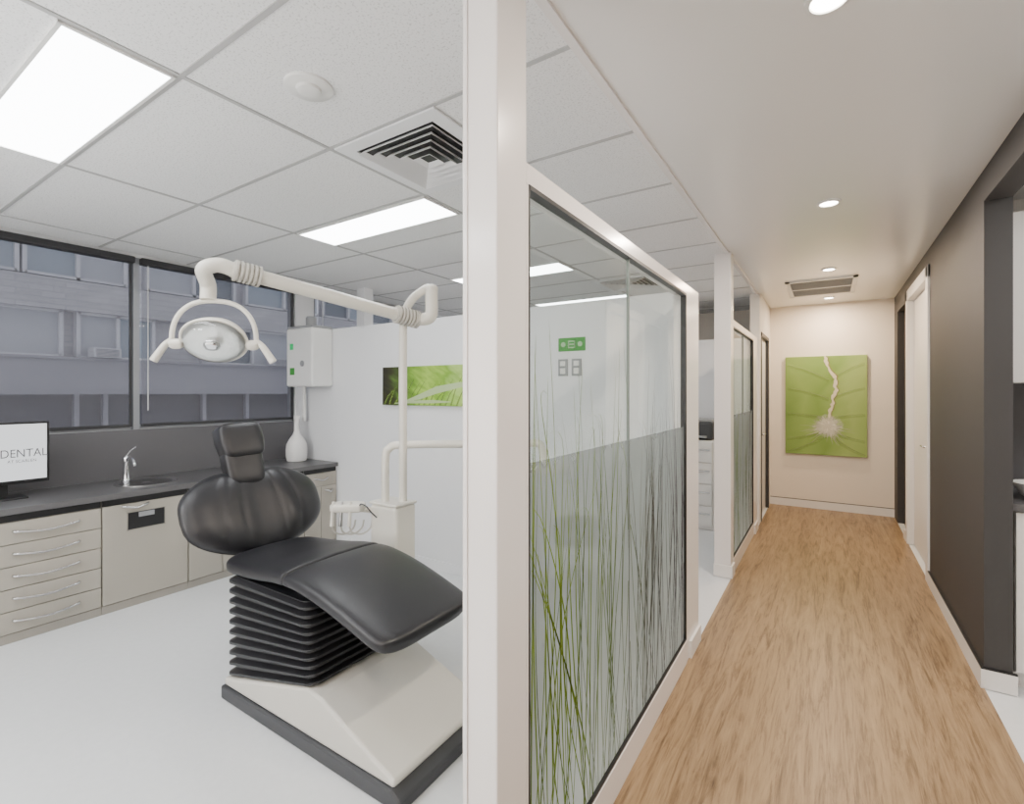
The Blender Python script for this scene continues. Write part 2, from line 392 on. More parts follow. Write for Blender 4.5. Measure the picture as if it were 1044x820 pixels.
# doors
d = sthing('door_1', (.7, 5.6, 0))
f = BM(); box(f, .645, .766, 4.96, 5.06, 0.004, 2.50); box(f, .645, .766, 6.16, 6.26, 0.004, 2.5); box(f, .645, .766, 4.96, 6.26, 2.40, 2.5)
obj('door_frame', f, W_door, d, bevel=.004)
obj('door_leaf', B(.70, .74, 5.07, 6.15, .01, 2.39), W_door, d, bevel=.003)
obj('door_handle', tube(BM(), [(.70, 5.2, 1.05), (.66, 5.2, 1.05), (.65, 5.23, 1.05), (.65, 5.32, 1.05)], .009), STEEL, d, smooth=True)
d = sthing('door_2', (.72, 6.76, 0))
obj('door_leaf', B(.72, .76, 6.42, 7.1, .004, 2.42), G_door, d)
obj('door_handle', tube(BM(), [(.72, 6.5, 1.05), (.69, 6.5, 1.05), (.685, 6.53, 1.05), (.685, 6.6, 1.05)], .009), STEEL, d, smooth=True)
d = sthing('door_3', (-.7, 6.7, 0))
f = BM(); box(f, -.70, -.652, 6.32, 6.36, .004, 2.2); box(f, -.70, -.652, 7.11, 7.15, .004, 2.2); box(f, -.70, -.652, 6.32, 7.15, 2.16, 2.2)
obj('door_frame', f, DALU, d)
obj('door_leaf', B(-.73, -.69, 6.36, 7.11, .006, 2.16), W_door, d)
obj('door_handle', tube(BM(), [(-.69, 6.45, 1.0), (-.645, 6.45, 1.0), (-.64, 6.48, 1.0), (-.64, 6.56, 1.0)], .009), STEEL, d, smooth=True)

# ------------------------------------------------------------------ windows + blinds
def window(name, y0, y1, mulls):
    t = sthing(name, (XW-.06, (y0+y1)/2, 1.195))
    f = BM(); z0, z1 = 1.195, 2.60
    box(f, XW-.09, XW-.03, y0, y1, z0, z0+.035); box(f, XW-.09, XW-.03, y0, y1, z1-.04, z1)
    box(f, XW-.09, XW-.03, y0, y0+.035, z0, z1); box(f, XW-.09, XW-.03, y1-.035, y1, z0, z1)
    for m in mulls: box(f, XW-.09, XW+.0, m-.022, m+.022, z0, z1)
    obj('window_frame', f, ALU, t)
    ys = [y0]+mulls+[y1]
    for a, b in zip(ys, ys[1:]): obj('pane', B(XW-.064, XW-.058, a+.025, b-.025, z0+.03, z1-.03), WGLASS, t)
window('window_1', -1.2, 3.10, [.1, 1.68]); window('window_2', 3.32, 6.6, [4.9])
def blind(y0, y1, label):
    t = thing('roller_blind', (XW-.01, (y0+y1)/2, 1.24), label, 'blind', 'sheer roller blinds at the windows')
    obj('roller', B(XW-.03, XW+.045, y0, y1, 2.545, 2.60), DALU, t, bevel=.01)
    obj('fabric', B(XW-.012, XW-.010, y0+.02, y1-.02, 1.235, 2.55), BLIND, t)
    obj('bottom_bar', B(XW-.02, XW-.002, y0+.02, y1-.02, 1.215, 1.24), DALU, t, bevel=.003)
    obj('side_guide', B(XW-.02, XW-.002, y1-.025, y1-.008, 1.22, 2.55), DALU, t)
    obj('chain', tube(BM(), [(XW+.03, y0+.05, 2.55), (XW+.03, y0+.05, 1.35)], .003, 6, False), PLAST, t)
blind(.14, 1.66, 'sheer grey roller blind above the computer screen and sink')
blind(1.70, 3.08, 'sheer grey roller blind behind the dental lamp and wall box')
blind(3.36, 4.86, 'sheer grey roller blind in the next room seen over the partition')

# ------------------------------------------------------------------ exterior
XF = -12.0
bl = thing('office_building', (XF, 5, -6), 'grey painted brick building across the street seen through the windows', 'building')
w = BM()
box(w, XF-.4, XF, -4, 20, 3.05, 3.62)
obj('brick_band', w, FAC_B, bl)
w = BM(); box(w, XF-.4, XF-.05, -4, 20, -6, .45); box(w, XF-.5, XF-.3, -4, 20, .45, 1.5)
obj('lower_wall', w, FAC_D, bl)
w = BM(); box(w, XF-.4, XF+.06, -4, 20, 1.52, 2.12); box(w, XF-.4, XF+.12, -4, 20, 2.12, 2.16); box(w, XF-.4, XF+.12, -4, 20, 1.46, 1.52)
obj('spandrel_band', w, FAC_W, bl)
obj('upper_wall', box(B(XF-.5, XF-.3, -4, 20, 3.6, 4.9), XF-.4, XF, -4, 20, 4.8, 9), FAC_B, bl)
obj('middle_wall', B(XF-.5, XF-.3, -4, 20, 2.16, 3.06), FAC_B, bl)
for y in (3.3, 3.75, 5.6, 6.6): obj('pillar', B(XF-.3, XF-.18, y, y+.08, .45, 1.46), FAC_W, bl)
def fwin(y0, y1, z0, z1, n, curtain=()):
    f = BM(); x1 = XF-.12
    box(f, XF-.3, x1, y0, y1, z0, z0+.05); box(f, XF-.3, x1, y0, y1, z1-.05, z1)
    for i in range(n+1):
        y = y0+(y1-y0)*i/n; box(f, XF-.3, x1, y-.03, y+.03, z0, z1)
    fo = obj('window', f, FAC_F, bl)
    for i in range(n):
        a = y0+(y1-y0)*i/n; b = y0+(y1-y0)*(i+1)/n
        obj('pane', B(XF-.25, XF-.22, a+.03, b-.03, z0+.05, z1-.05), FAC_C if i in curtain else (FAC_G if (i+int(y0*3)) % 2 else FAC_GD), fo)
fwin(1.0, 3.1, 2.16, 3.05, 2, (1,)); fwin(3.35, 4.6, 2.16, 3.05, 2, (0,)); fwin(5.6, 7.9, 2.16, 3.05, 2, (1,)); fwin(8.2, 9.8, 2.16, 3.05, 2, (1,))
fwin(1.2, 2.5, 3.66, 4.75, 1); fwin(2.6, 4.1, 3.66, 4.75, 2, (1,)); fwin(4.5, 6.3, 3.66, 4.75, 2, (0,)); fwin(6.6, 8.6, 3.66, 4.75, 2); fwin(8.8, 11.4, 3.66, 4.75, 3)
def ac(y, label):
    t = thing('air_conditioner', (XF, y, 2.16), label, 'air conditioner')
    obj('case', B(XF-.1, XF+.22, y-.22, y+.22, 2.17, 2.36), FAC_F, t, bevel=.01)
    gr = BM()
    for k in range(6): box(gr, XF+.22, XF+.228, y-.18, y+.18, 2.19+k*.026, 2.20+k*.026)
    obj('grille', gr, FAC_D, t)
ac(3.7, 'small window air conditioner on ledge of the opposite building, left of the window post')
ac(7.3, 'small window air conditioner on ledge of the opposite building, near the wall box')
struct('ground', B(-30, -4.95, -20, 30, -6.2, -6), FAC_D)

# ------------------------------------------------------------------ ceiling lights / vents / downlights
def panel(y0, label):
    t = thing('ceiling_light', (-2.56, y0+.16, CEIL), label, 'ceiling light', 'recessed panel lights')
    f = BM(); x0, x1, y1 = -3.17, -1.95, y0+.32
    box(f, x0, x1, y0, y0+.012, CEIL-.012, CEIL); box(f, x0, x1, y1-.012, y1, CEIL-.012, CEIL)
    box(f, x0, x0+.012, y0, y1, CEIL-.012, CEIL); box(f, x1-.012, x1, y0, y1, CEIL-.012, CEIL)
    obj('frame', f, PLAST, t); obj('diffuser', B(x0+.012, x1-.012, y0+.012, y1-.012, CEIL-.008, CEIL-.003), PANEL, t); return t
p0 = panel(.49, 'large bright rectangular ceiling light in the top left corner')
dup(p0, (-2.56, 2.08+.16, CEIL), 'bright ceiling light panel beyond the square air vent')
dup(p0, (-2.56, 3.75+.16, CEIL), 'ceiling light panel just right of the near white post')
dup(p0, (-2.56, 5.40+.16, CEIL), 'farthest ceiling light panel seen over the glass partition')
def diffuser():
    cx, cy, hs = -1.61, 1.75, .305
    t = thing('ceiling_vent', (cx, cy, CEIL), 'large square louvred air vent in the tiled ceiling beside the white post', 'ceiling vent', 'square ceiling air vents')
    def ring(bm, h0, z0, h1, z1, th=.003):
        a = [bm.verts.new((cx+sx*h0, cy+sy*h0, z0)) for sx, sy in ((-1,-1),(1,-1),(1,1),(-1,1))]
        b = [bm.verts.new((cx+sx*h1, cy+sy*h1, z1)) for sx, sy in ((-1,-1),(1,-1),(1,1),(-1,1))]
        a2 = [bm.verts.new(v.co+Vector((0, 0, th))) for v in a]; b2 = [bm.verts.new(v.co+Vector((0, 0, th))) for v in b]
        for i in range(4):
            j = (i+1) % 4; bm.faces.new((a[i], a[j], b[j], b[i])); bm.faces.new((a2[i], b2[i], b2[j], a2[j]))
            bm.faces.new((a[i], a2[i], a2[j], a[j])); bm.faces.new((b[i], b[j], b2[j], b2[i]))
    f = BM(); ring(f, hs, CEIL-.012, .235, CEIL-.010, .008); obj('frame', f, W_room, t)
    obj('backing', B(cx-.24, cx+.24, cy-.24, cy+.24, CEIL-.0035, CEIL-.002), BLACK, t)
    for h in (.228, .184, .140, .096): 
        f = BM(); ring(f, h, CEIL-.024, h-.016, CEIL-.005, .002); obj('louvre', f, W_room, t)
    f = BM(); ring(f, .052, CEIL-.024, .032, CEIL-.010, .002); obj('louvre', f, W_room, t)
    return t
v0 = diffuser(); dup(v0, (-1.73, 4.9, CEIL), 'small distant ceiling air vent seen above the glass partition')
t = thing('smoke_detector', (-1.61, 1.105, CEIL), 'round white smoke detector on the tiled ceiling', 'smoke detector')
obj('base_disc', lathe(BM(), [(.085, 0), (.085, -.008), (.08, -.012)], (-1.61, 1.105, CEIL)), PLAST, t, smooth=True)
obj('sensor_cap', lathe(BM(), [(.045, -.012), (.042, -.022), (.03, -.027), (.005, -.028)], (-1.61, 1.105, CEIL)), PLAST, t, smooth=True)
names = ['near corridor downlight cut off by the top edge', 'second warm round downlight in the corridor ceiling', 'third corridor downlight, just before the ceiling grille', 'farthest corridor downlight by the leaf painting wall', 'corridor downlight behind the viewpoint']
for y, lb in zip((1.67, 3.47, 5.34, 6.95, -.2), names):
    t = thing('downlight', (0, y, CEIL), lb, 'downlight', 'corridor downlights')
    obj('trim_ring', lathe(BM(), [(.062, 0), (.062, -.006), (.048, -.009), (.046, -.004), (.046, 0)], (0, y, CEIL)), PLAST, t, smooth=True)
    obj('lens', lathe(BM(), [(.045, -.001), (.045, -.005)], (0, y, CEIL)), DOWN, t)
    ld = bpy.data.lights.new('downlight_lamp', 'AREA'); ld.shape = 'DISK'; ld.size = .09; ld.energy = 29 if y < 5 else 26; ld.color = (1, .86, .72) if y < 5 else (1, .77, .54)
    lo = bpy.data.objects.new('downlight_lamp', ld); C.objects.link(lo); lo.location = (0, y, CEIL-.015)
t = thing('ceiling_grille', (-.07, 6.25, CEIL), 'white framed return air grille at the far end of corridor ceiling', 'ceiling vent')
f = BM(); x0, x1, y0, y1 = -.38, .24, 5.75, 6.65
for a in ((x0, x1, y0, y0+.04), (x0, x1, y1-.04, y1), (x0, x0+.04, y0, y1), (x1-.04, x1, y0, y1), (x0, x1, 6.185, 6.215)): box(f, *a, CEIL-.014, CEIL)
obj('frame', f, PLAST, t); obj('backing', B(x0+.03, x1-.03, y0+.03, y1-.03, CEIL-.004, CEIL-.002), G_wall, t)
f = BM()
for k in range(26):
    y = y0+.06+k*.031
    if y < y1-.05: box(f, x0+.04, x1-.04, y, y+.006, CEIL-.012, CEIL-.004)
obj('slats', f, GREYPL, t)

# ------------------------------------------------------------------ glass partitions
def grass(bm, y0, y1, n, x, hmin, hmax, wmin, wmax, lean_s=.18):
    for i in range(n):
        yb = random.uniform(y0-.05, y1+.05)
        h = random.uniform(hmin, hmax)
        lean = random.gauss(0, lean_s); bow = random.gauss(0, .08); w = random.uniform(wmin, wmax)
        droop = random.random() < .4; dd = random.choice([-1, 1])*random.uniform(.05, .14)
        prev = None; N_ = 26
        for k in range(N_+1):
            s = k/N_; yy = yb+lean*s**1.6+bow*math.sin(PI*s); zz = .137+h*s; ww = w*(.7+.5*math.sin(PI*min(1, s*1.1)))*(1-.45*s**3)
            if droop and s > .82: q = (s-.82)/.18; yy += dd*q*q; zz -= .12*q*q*h
            if s == 1: ww = .0002
            if yy-ww < y0+.004 or yy+ww > y1-.004: prev = None; continue
            a = bm.verts.new((x, yy-ww, zz)); b = bm.verts.new((x, yy+ww, zz))
            if prev: bm.faces.new((prev[0], prev[1], b, a))
            prev = (a, b)
def partition(ya, yb, stile, joints, label, nb, wk):
    t = thing('glass_partition', (XP-.03, ya, 0), label, 'partition')
    f = BM()
    box(f, XP-.07, XP, ya, yb, 2.045, 2.10); box(f, XP-.07, XP+.004, ya, yb, .004, .13)
    box(f, XP-.07, XP, yb, stile, .004, 2.10); box(f, XP-.07, XP, ya, ya+.012, .13, 2.045)
    obj('frame', f, W_frame, t, bevel=.003)
    f = BM(); a = ya+.012
    box(f, XP-.03, XP+.001, a, yb, 2.034, 2.046); box(f, XP-.03, XP+.001, a, yb, .129, .139)
    box(f, XP-.03, XP+.001, yb-.01, yb+.001, .13, 2.045); box(f, XP-.03, XP+.001, a-.001, a+.004, .13, 2.045)
    obj('seal', f, BLACK, t)
    for j in joints: obj('joint', B(XP-.021, XP-.0095, j-.0022, j+.0022, .137, 2.036), JOINT, t)
    ys = [a]+joints+[yb-.01]
    for p, q in zip(ys, ys[1:]):
        pn = obj('glass_pane', B(XP-.02, XP-.012, p+.0025, q-.0025, .135, 2.036), PGLASS, t)
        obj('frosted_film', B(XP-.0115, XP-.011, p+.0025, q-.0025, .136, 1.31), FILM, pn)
        g = BM(); L_ = q-p
        grass(g, p, q, int(nb*.45*L_), XP-.0105, 1.05, 1.42, .0020*wk, .0040*wk)
        grass(g, p, q, int(nb*.35*L_), XP-.0103, 1.32, 1.60, .0022*wk, .0036*wk, .12); obj('grass_decal', g, BLADE, pn)
        g = BM(); grass(g, p, q, int(nb*.40*L_), XP-.0101, .9, 1.52, .0012*wk, .0022*wk); obj('dark_grass_decal', g, BLADE2, pn)
    obj('skirting', B(XP, XP+.014, yb+.06, stile, .004, .10), W_door, t)
    return t
partition(1.088, 2.79, 3.09, [1.895], 'large glass partition with printed grass blades next to the near white post', 68, 1.0)
partition(4.37, 5.65, 5.95, [5.0], 'smaller distant glass partition with printed grass along the corridor', 50, 1.2)

# ------------------------------------------------------------------ paintings
t = thing('leaf_painting', (-.04, 7.39, .70), 'tall green leaf canvas with pale jagged vein at corridor end', 'painting')
LEAF = ramp_picture('leaf green print', [(0, (.15, .26, .05)), (.3, (.24, .37, .09)), (.5, (.19, .32, .065)), (.75, (.33, .46, .14)), (1, (.26, .39, .10))], 'X', -.55, .55, 1.6, .8, (.9, 1, 1.3), .7)
obj('canvas', B(-.479, .394, 7.355, 7.399, .70, 1.96), LEAF, t, bevel=.004)
VEIN = soft_print('cream vein print', (.76, .70, .55), .92); VEING = soft_print('pale fine vein print', (.46, .58, .26), .40)
FUZZ = soft_print('cream burst print', (.84, .80, .70), .5); BROWN = soft_print('brown crack edge print', (.40, .26, .12), .5); DKG = soft_print('dark leaf shade print', (.14, .24, .05), .16)
GLOW = glow_print('white burst glow', (.86, .83, .76), (.03, .37), .20, 1.1)
def ribbon(bm, pts, w0, w1, y=7.3535):
    prev = None; n = len(pts)-1
    for i, (x, z) in enumerate(pts):
        j = min(i+1, n); k = max(i-1, 0); dx, dz = pts[j][0]-pts[k][0], pts[j][1]-pts[k][1]; l = math.hypot(dx, dz) or 1
        w = (w0+(w1-w0)*i/n) if not isinstance(w0, list) else w0[i]; nx, nz = -dz/l*w, dx/l*w
        a = bm.verts.new((x-nx, y, z-nz)); b = bm.verts.new((x+nx, y, z+nz))
        if prev: bm.faces.new((prev[0], prev[1], b, a))
        prev = (a, b)
key = [(-.045, 1.956), (-.02, 1.84), (.03, 1.74), (.07, 1.64), (.075, 1.55), (.045, 1.45), (.03, 1.34), (.01, 1.24), (0, 1.10)]
crack = []
for (xa, za), (xb, zb) in zip(key, key[1:]):
    for k in range(4):
        s = k/4; crack.append((xa+(xb-xa)*s+(random.uniform(-.016, .016) if k else 0), za+(zb-za)*s))
crack.append(key[-1])
wd = [random.uniform(.008, .022) for _ in crack]; wd[0] = .010; wd[-1] = .024
g = BM(); ribbon(g, [(x+.007, z) for x, z in crack], [q+.006 for q in wd], 0, 7.3538); obj('crack_edge', g, BROWN, t)
g = BM(); ribbon(g, crack, wd, 0, 7.3535); obj('main_vein', g, VEIN, t)
g = BM(); cx, cz = -.01, 1.07
for k in range(120):
    a = random.uniform(0, 2*PI); dn = 1.0 if math.sin(a) < .2 else .6
    r = random.uniform(.05, .25)*dn*(1+.25*abs(math.cos(a))); b0 = random.uniform(-.15, .15); y = 7.3531-k*.000012
    ribbon(g, [(cx, cz), (cx+r*.5*math.cos(a+b0), cz+r*.5*math.sin(a+b0)), (cx+r*math.cos(a), cz+r*math.sin(a))], random.uniform(.002, .007), .0005, y)
obj('burst', g, FUZZ, t)
g = BM(); g.faces.new([g.verts.new((-.01+.28*math.cos(2*PI*k/40), 7.3533, 1.07+.26*math.sin(2*PI*k/40))) for k in range(40)]); obj('burst_glow', g, GLOW, t)
sv = []
for s in (-1, 1):
    e = .375 if s > 0 else .46
    for z, dz in ((1.66, .20), (1.42, .14), (1.18, .05), (1.02, -.12), (.98, -.25)):
        sv.append([(s*.01+.01, z), (s*e*.35, z+dz*.45), (s*e*.7, z+dz*.8), (s*e, max(.72, z+dz))])
g = BM()
for p in sv: ribbon(g, p, .005, .002, 7.3542)
obj('side_veins', g, VEING, t)
g = BM()
for p in sv: ribbon(g, [(x, max(.72, z-.02)) for x, z in p], .02, .012, 7.3545)
obj('vein_shade', g, DKG, t)
t = thing('grass_picture', (-2.9, YB, 1.38), 'wide green grass canvas on the white surgery wall behind the lamp pole', 'picture')
GP = ramp_picture('blurred grass print', [(0, (.02, .018, .010)), (.10, (.035, .035, .012)), (.2, (.06, .10, .02)), (.34, (.16, .32, .03)), (.48, (.36, .56, .08)), (.6, (.18, .36, .03)), (.75, (.42, .60, .16)), (1, (.14, .32, .03))], 'X', -.55, .72, 6, .42, (1, 1, 3.2), -.5)
obj('canvas', B(-3.41, -2.28, YB-.03, YB-.0005, 1.385, 1.725), GP, t, bevel=.003)
g = BM()
for k in range(18):
    x0 = -3.38+k*.06; h = random.uniform(.10, .27); ribbon(g, [(x0, 1.39), (x0+.05, 1.39+h*.5), (x0+.14, 1.39+h)], .009, .001, YB-.0316-k*.00004)
obj('grass_blades', g, soft_print('bright blade print', (.30, .52, .05), .5), t)
g = BM(); ribbon(g, [(-3.12, 1.42), (-2.95, 1.46), (-2.75, 1.52), (-2.5, 1.56), (-2.32, 1.57)], [.006, .022, .030, .022, .006], 0, YB-.0325); ribbon(g, [(-3.25, 1.40), (-3.05, 1.415), (-2.8, 1.42), (-2.6, 1.42)], [.004, .012, .014, .004], 0, YB-.0326)
obj('leaf_blade', g, soft_print('pale leaf print', (.66, .78, .48), .6), t)

# ------------------------------------------------------------------ things on back wall
t = thing('green_sign', (-1.52, YB, 1.8), 'small green pictogram sign on the wall above the switches', 'sign')
obj('plate', B(-1.625, -1.415, YB-.006, YB-.0005, 1.79, 1.885), GREEN, t, bevel=.002)
g = BM(); y0, y1 = YB-.008, YB-.006
for cx in (-1.585, -1.455):
    lathe(g, [(.018, 0), (.018, .001)], (cx, y1, 1.838), 16, Matrix.Rotation(PI/2, 3, 'X'))
for z in (1.815, 1.838, 1.86): box(g, -1.548, -1.492, y0, y1, z-.005, z+.004)
box(g, -1.548, -1.54, y0, y1, 1.81, 1.864); box(g, -1.50, -1.492, y0, y1, 1.81, 1.864)
obj('emblem', g, WHITEINK, t)
for x, lb in ((-1.588, 'left grey switch plate with white rocker below the green sign'), (-1.482, 'right grey switch plate with white rocker below the green sign')):
    t = thing('wall_switch', (x, YB, 1.62), lb, 'switch', 'wall switches under the green sign')
    obj('plate', B(x-.038, x+.038, YB-.008, YB-.0005, 1.615, 1.735), GREYPL, t, bevel=.003)
    obj('rocker', B(x-.02, x+.02, YB-.013, YB-.008, 1.685, 1.72), PLAST, t, bevel=.002)
    obj('socket', B(x-.02, x+.02, YB-.012, YB-.008, 1.63, 1.67), PLAST, t, bevel=.002)
t = thing('wall_box_unit', (-4.37, YB, 1.55), 'white wall mounted box unit with green label by the window', 'wall unit')
obj('case', B(-4.57, -4.15, 2.88, YB-.001, 1.555, 2.13), PLAST, t, bevel=.02, seg=3)
obj('lid', B(-4.565, -4.155, 2.885, YB-.002, 2.128, 2.152), GREYPL, t, bevel=.008)
obj('indicator', B(-4.50, -4.45, 2.875, 2.882, 1.92, 1.98), GREENL, t)
obj('gauge', B(-4.50, -4.43, 2.875, 2.882, 1.67, 1.74), GREEN, t)
obj('dial', lathe(BM(), [(.03, 0), (.03, .008)], (-4.3, 2.88, 1.78), 20, Matrix.Rotation(PI/2, 3, 'X')), GREYPL, t)
obj('vent_pipe', lathe(BM(), [(.05, 2.15), (.05, 2.24), (.04, 2.25)], (-4.32, 2.99, 0)), GREYPL, t, smooth=True)
obj('drain_pipe', tube(BM(), [(-4.54, 3.06, 1.56), (-4.54, 3.06, 1.2)], .02, 12, False), PLAST, t, smooth=True)

# ------------------------------------------------------------------ worktop and cabinets
XC = -4.09
struct('wall_splashback', B(XW, XW+.012, -1.6, YB, .808, 1.195), SPL)
tag(obj('worktop', B(XW+.012, XC+.02, -1.0, YB-.002, .770, .808), TOP, origin=(-4.4, 1.5, .77), bevel=.003), 'long charcoal worktop running under the window', 'worktop')
def handle(y0, y1, z, parent, x=XC):
    obj('handle', tube(BM(), [(x-.001, y0, z+.006), (x+.018, y0+.02, z+.002), (x+.028, (y0+y1)/2, z-.012), (x+.018, y1-.02, z+.002), (x-.001, y1, z+.006)], .007, 10), STEEL, parent, smooth=True)
def carcass(t, y0, y1):
    obj('body', B(XW+.02, XC-.02, y0, y1, .0, .768), CABIN, t)
    obj('top_recess', B(XC-.02, XC-.012, y0+.002, y1-.002, .725, .768), BLACK, t)
    obj('plinth', B(XC-.02, XC-.008, y0, y1, 0, .055), CABIN, t)
def drawers_unit(y0, y1, label):
    t = thing('drawer_cabinet', (-4.4, (y0+y1)/2, 0), label, 'cabinet'); carcass(t, y0, y1)
    for k in range(5):
        z0 = .06+k*.133; d = obj('drawer', B(XC-.019, XC, y0+.003, y1-.003, z0, z0+.128), CAB, t, bevel=.002)
        yc = (y0+y1)/2; handle(yc-.10, yc+.21, z0+.07, d)
    return t
u = drawers_unit(.60, 1.25, 'beige five drawer cabinet with curved handles below the computer screen')
dup(u, (-4.4, .275, 0), 'beige five drawer cabinet beyond the left edge of the photo')
t = thing('waste_cabinet', (-4.4, 1.51, 0), 'beige cabinet with square dark waste opening below the sink', 'cabinet'); carcass(t, 1.253, 1.778)
d = obj('door', B(XC-.019, XC, 1.256, 1.775, .06, .722), CAB, t, bevel=.002)
handle(1.36, 1.52, .705, d)
f = BM(); a = (1.39, 1.625, .535, .665)
box(f, XC, XC+.004, a[0], a[1], a[2], a[2]+.006); box(f, XC, XC+.004, a[0], a[1], a[3]-.006, a[3]); box(f, XC, XC+.004, a[0], a[0]+.006, a[2], a[3]); box(f, XC, XC+.004, a[1]-.006, a[1], a[2], a[3])
obj('flap_frame', f, CABIN, d); obj('waste_opening', B(XC, XC+.002, a[0]+.005, a[1]-.005, a[2]+.005, a[3]-.005), BLACK, d)
obj('flap', B(XC+.002, XC+.004, a[0]+.07, a[1]-.07, a[3]-.045, a[3]-.012), GREYPL, d)
def door_unit(y0, y1, label, drawer=False):
    t = thing('base_cabinet', (-4.4, (y0+y1)/2, 0), label, 'cabinet'); carcass(t, y0, y1)
    zt = .722
    if drawer:
        d = obj('drawer', B(XC-.019, XC, y0+.003, y1-.003, .60, .722), CAB, t, bevel=.002); handle(y0+.1, y1-.1, .67, d); zt = .596
    ym = (y0+y1)/2
    for a, b in ((y0, ym), (ym, y1)):
        d = obj('door', B(XC-.019, XC, a+.003, b-.003, .06, zt), CAB, t, bevel=.002)
        handle(a+.05, b-.05, zt-.05, d)
    return t
door_unit(1.781, 2.28, 'beige two door cabinet directly behind the dental chair headrest')
door_unit(2.283, 2.76, 'beige two door cabinet hidden behind the black backrest')
door_unit(2.763, YB-.005, 'beige cabinet with top drawer next to the white back wall', True)
# sink
t = thing('sink', (-4.40, 1.62, .80), 'round stainless steel hand basin set in the worktop', 'sink')
obj('basin', lathe(BM(), [(.20, .8085), (.20, .814), (.185, .814), (.17, .809), (.165, .8088), (.02, .8086)], (-4.40, 1.62, 0), 40), STEEL, t, smooth=True)
obj('bowl_floor', lathe(BM(), [(.165, .8089), (.16, .8095)], (-4.40, 1.62, 0), 40), mat('dark bowl steel', (.22, .22, .23), .25, metal=1), t)
obj('drain', lathe(BM(), [(.03, .8095), (.025, .811)], (-4.40, 1.62, 0), 20), CHROME, t)
t = thing('tap', (-4.60, 1.56, .808), 'chrome lever mixer tap behind the round sink', 'tap')
def off(pts, dy=-.06): return [(x, y+dy, z) for x, y, z in pts]
obj('body', lathe(BM(), [(.03, .808), (.026, .815), (.022, .83), (.022, .95), (.024, .955), (.024, .99), (.015, 1.0)], (-4.60, 1.56, 0), 20), CHROME, t, smooth=True)
obj('spout', tube(BM(), off([(-4.60, 1.62, .95), (-4.55, 1.62, .99), (-4.48, 1.62, .985), (-4.45, 1.62, .955), (-4.447, 1.62, .935)]), .011), CHROME, t, smooth=True)
obj('lever', tube(BM(), off([(-4.60, 1.62, 1.0), (-4.58, 1.64, 1.04), (-4.55, 1.67, 1.075)]), .006), CHROME, t, smooth=True)
# vase
tag(obj('vase', lathe(BM(), [(.075, .808), (.09, .812), (.10, .85), (.102, .92), (.095, .98), (.07, 1.03), (.04, 1.07), (.026, 1.11), (.024, 1.20), (.030, 1.265), (.026, 1.265), (.018, 1.20), (.012, 1.1)], (-4.5, 2.95, 0), 36), CERAM, origin=(-4.5, 2.95, .808), smooth=True), 'white bottle shaped ceramic vase with long neck on the worktop end', 'vase')
# monitor
t = thing('computer_monitor', (-4.45, .82, .808), 'black framed computer monitor showing a white screen on the worktop', 'monitor')
obj('bezel', B(-4.475, -4.44, .56, 1.075, .90, 1.305), BLACK, t, bevel=.006)
scr = obj('screen', B(-4.4405, -4.4385, .575, 1.06, .925, 1.29), SCREEN, t)
MT = Matrix(((0, 0, 1, 0), (1, 0, 0, 0), (0, 1, 0, 0), (0, 0, 0, 1)))
b = text_bm('DENTAL', .075); b.transform(Matrix.Translation((-4.438, .835, 1.075)) @ MT @ Matrix.Diagonal((.80, 1, 1, 1))); obj('lettering', b, INK, scr)
b = text_bm('AT SCARLEN', .027); b.transform(Matrix.Translation((-4.438, .87, 1.04)) @ MT @ Matrix.Diagonal((.9, 1, 1, 1))); obj('small_lettering', b, INK, scr)
obj('stand', B(-4.49, -4.47, .76, .88, .82, 1.1), BLACK, t, bevel=.004)
obj('foot', B(-4.56, -4.38, .68, .96, .808, .82), BLACK, t, bevel=.005)

# ------------------------------------------------------------------ dental chair
t = thing('dental_chair', (-1.9, 1.52, 0), 'black leather reclining dental chair on ribbed bellows and white base', 'dental chair')
YC = 1.52
obj('base_plate', prism_y(BM(), [(-2.50, 0.0), (-1.27, 0.0), (-1.27, .045), (-1.32, .070), (-2.50, .065)], YC-.29, YC+.29), BASEG, t, bevel=.010)
shell = prism_y(BM(), [(-2.49, .065), (-1.31, .068), (-1.31, .10), (-1.40, .13), (-1.74, .255), (-1.83, .265), (-2.49, .10)], YC-.28, YC+.28)
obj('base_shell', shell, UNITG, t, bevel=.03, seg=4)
g = BM(); rings = []; NR = 10
def rrect(x0, x1, y0, y1, r, n=5):
    pts = []
    for cx, cy, a0 in ((x1-r, y1-r, 0), (x0+r, y1-r, PI/2), (x0+r, y0+r, PI), (x1-r, y0+r, 3*PI/2)):
        for k in range(n+1): a = a0+PI/2*k/n; pts.append((cx+r*math.cos(a), cy+r*math.sin(a)))
    return pts
seq = []
for k in range(NR): seq += [(k+.0, 0), (k+.10, .0), (k+.40, .024), (k+.64, .024), (k+.92, .0)]
seq.append((NR, 0))
for kk, o_ in seq:
    s = kk/NR
    pts = rrect(-2.475+.02-o_, -1.81+o_-.04*s, YC-.255-o_, YC+.255+o_, .05)
    rings.append([g.verts.new((x, y, (1-s)*(.10+(x+2.475)/.63*.155)+s*.605)) for x, y in pts])
for a, b in zip(rings, rings[1:]):
    n = len(a)
    for i in range(n): g.faces.new((a[i], a[(i+1) % n], b[(i+1) % n], b[i]))
g.faces.new(rings[0][::-1]); g.faces.new(rings[-1])
obj('bellows', g, RUBBER, t, bevel=.003)
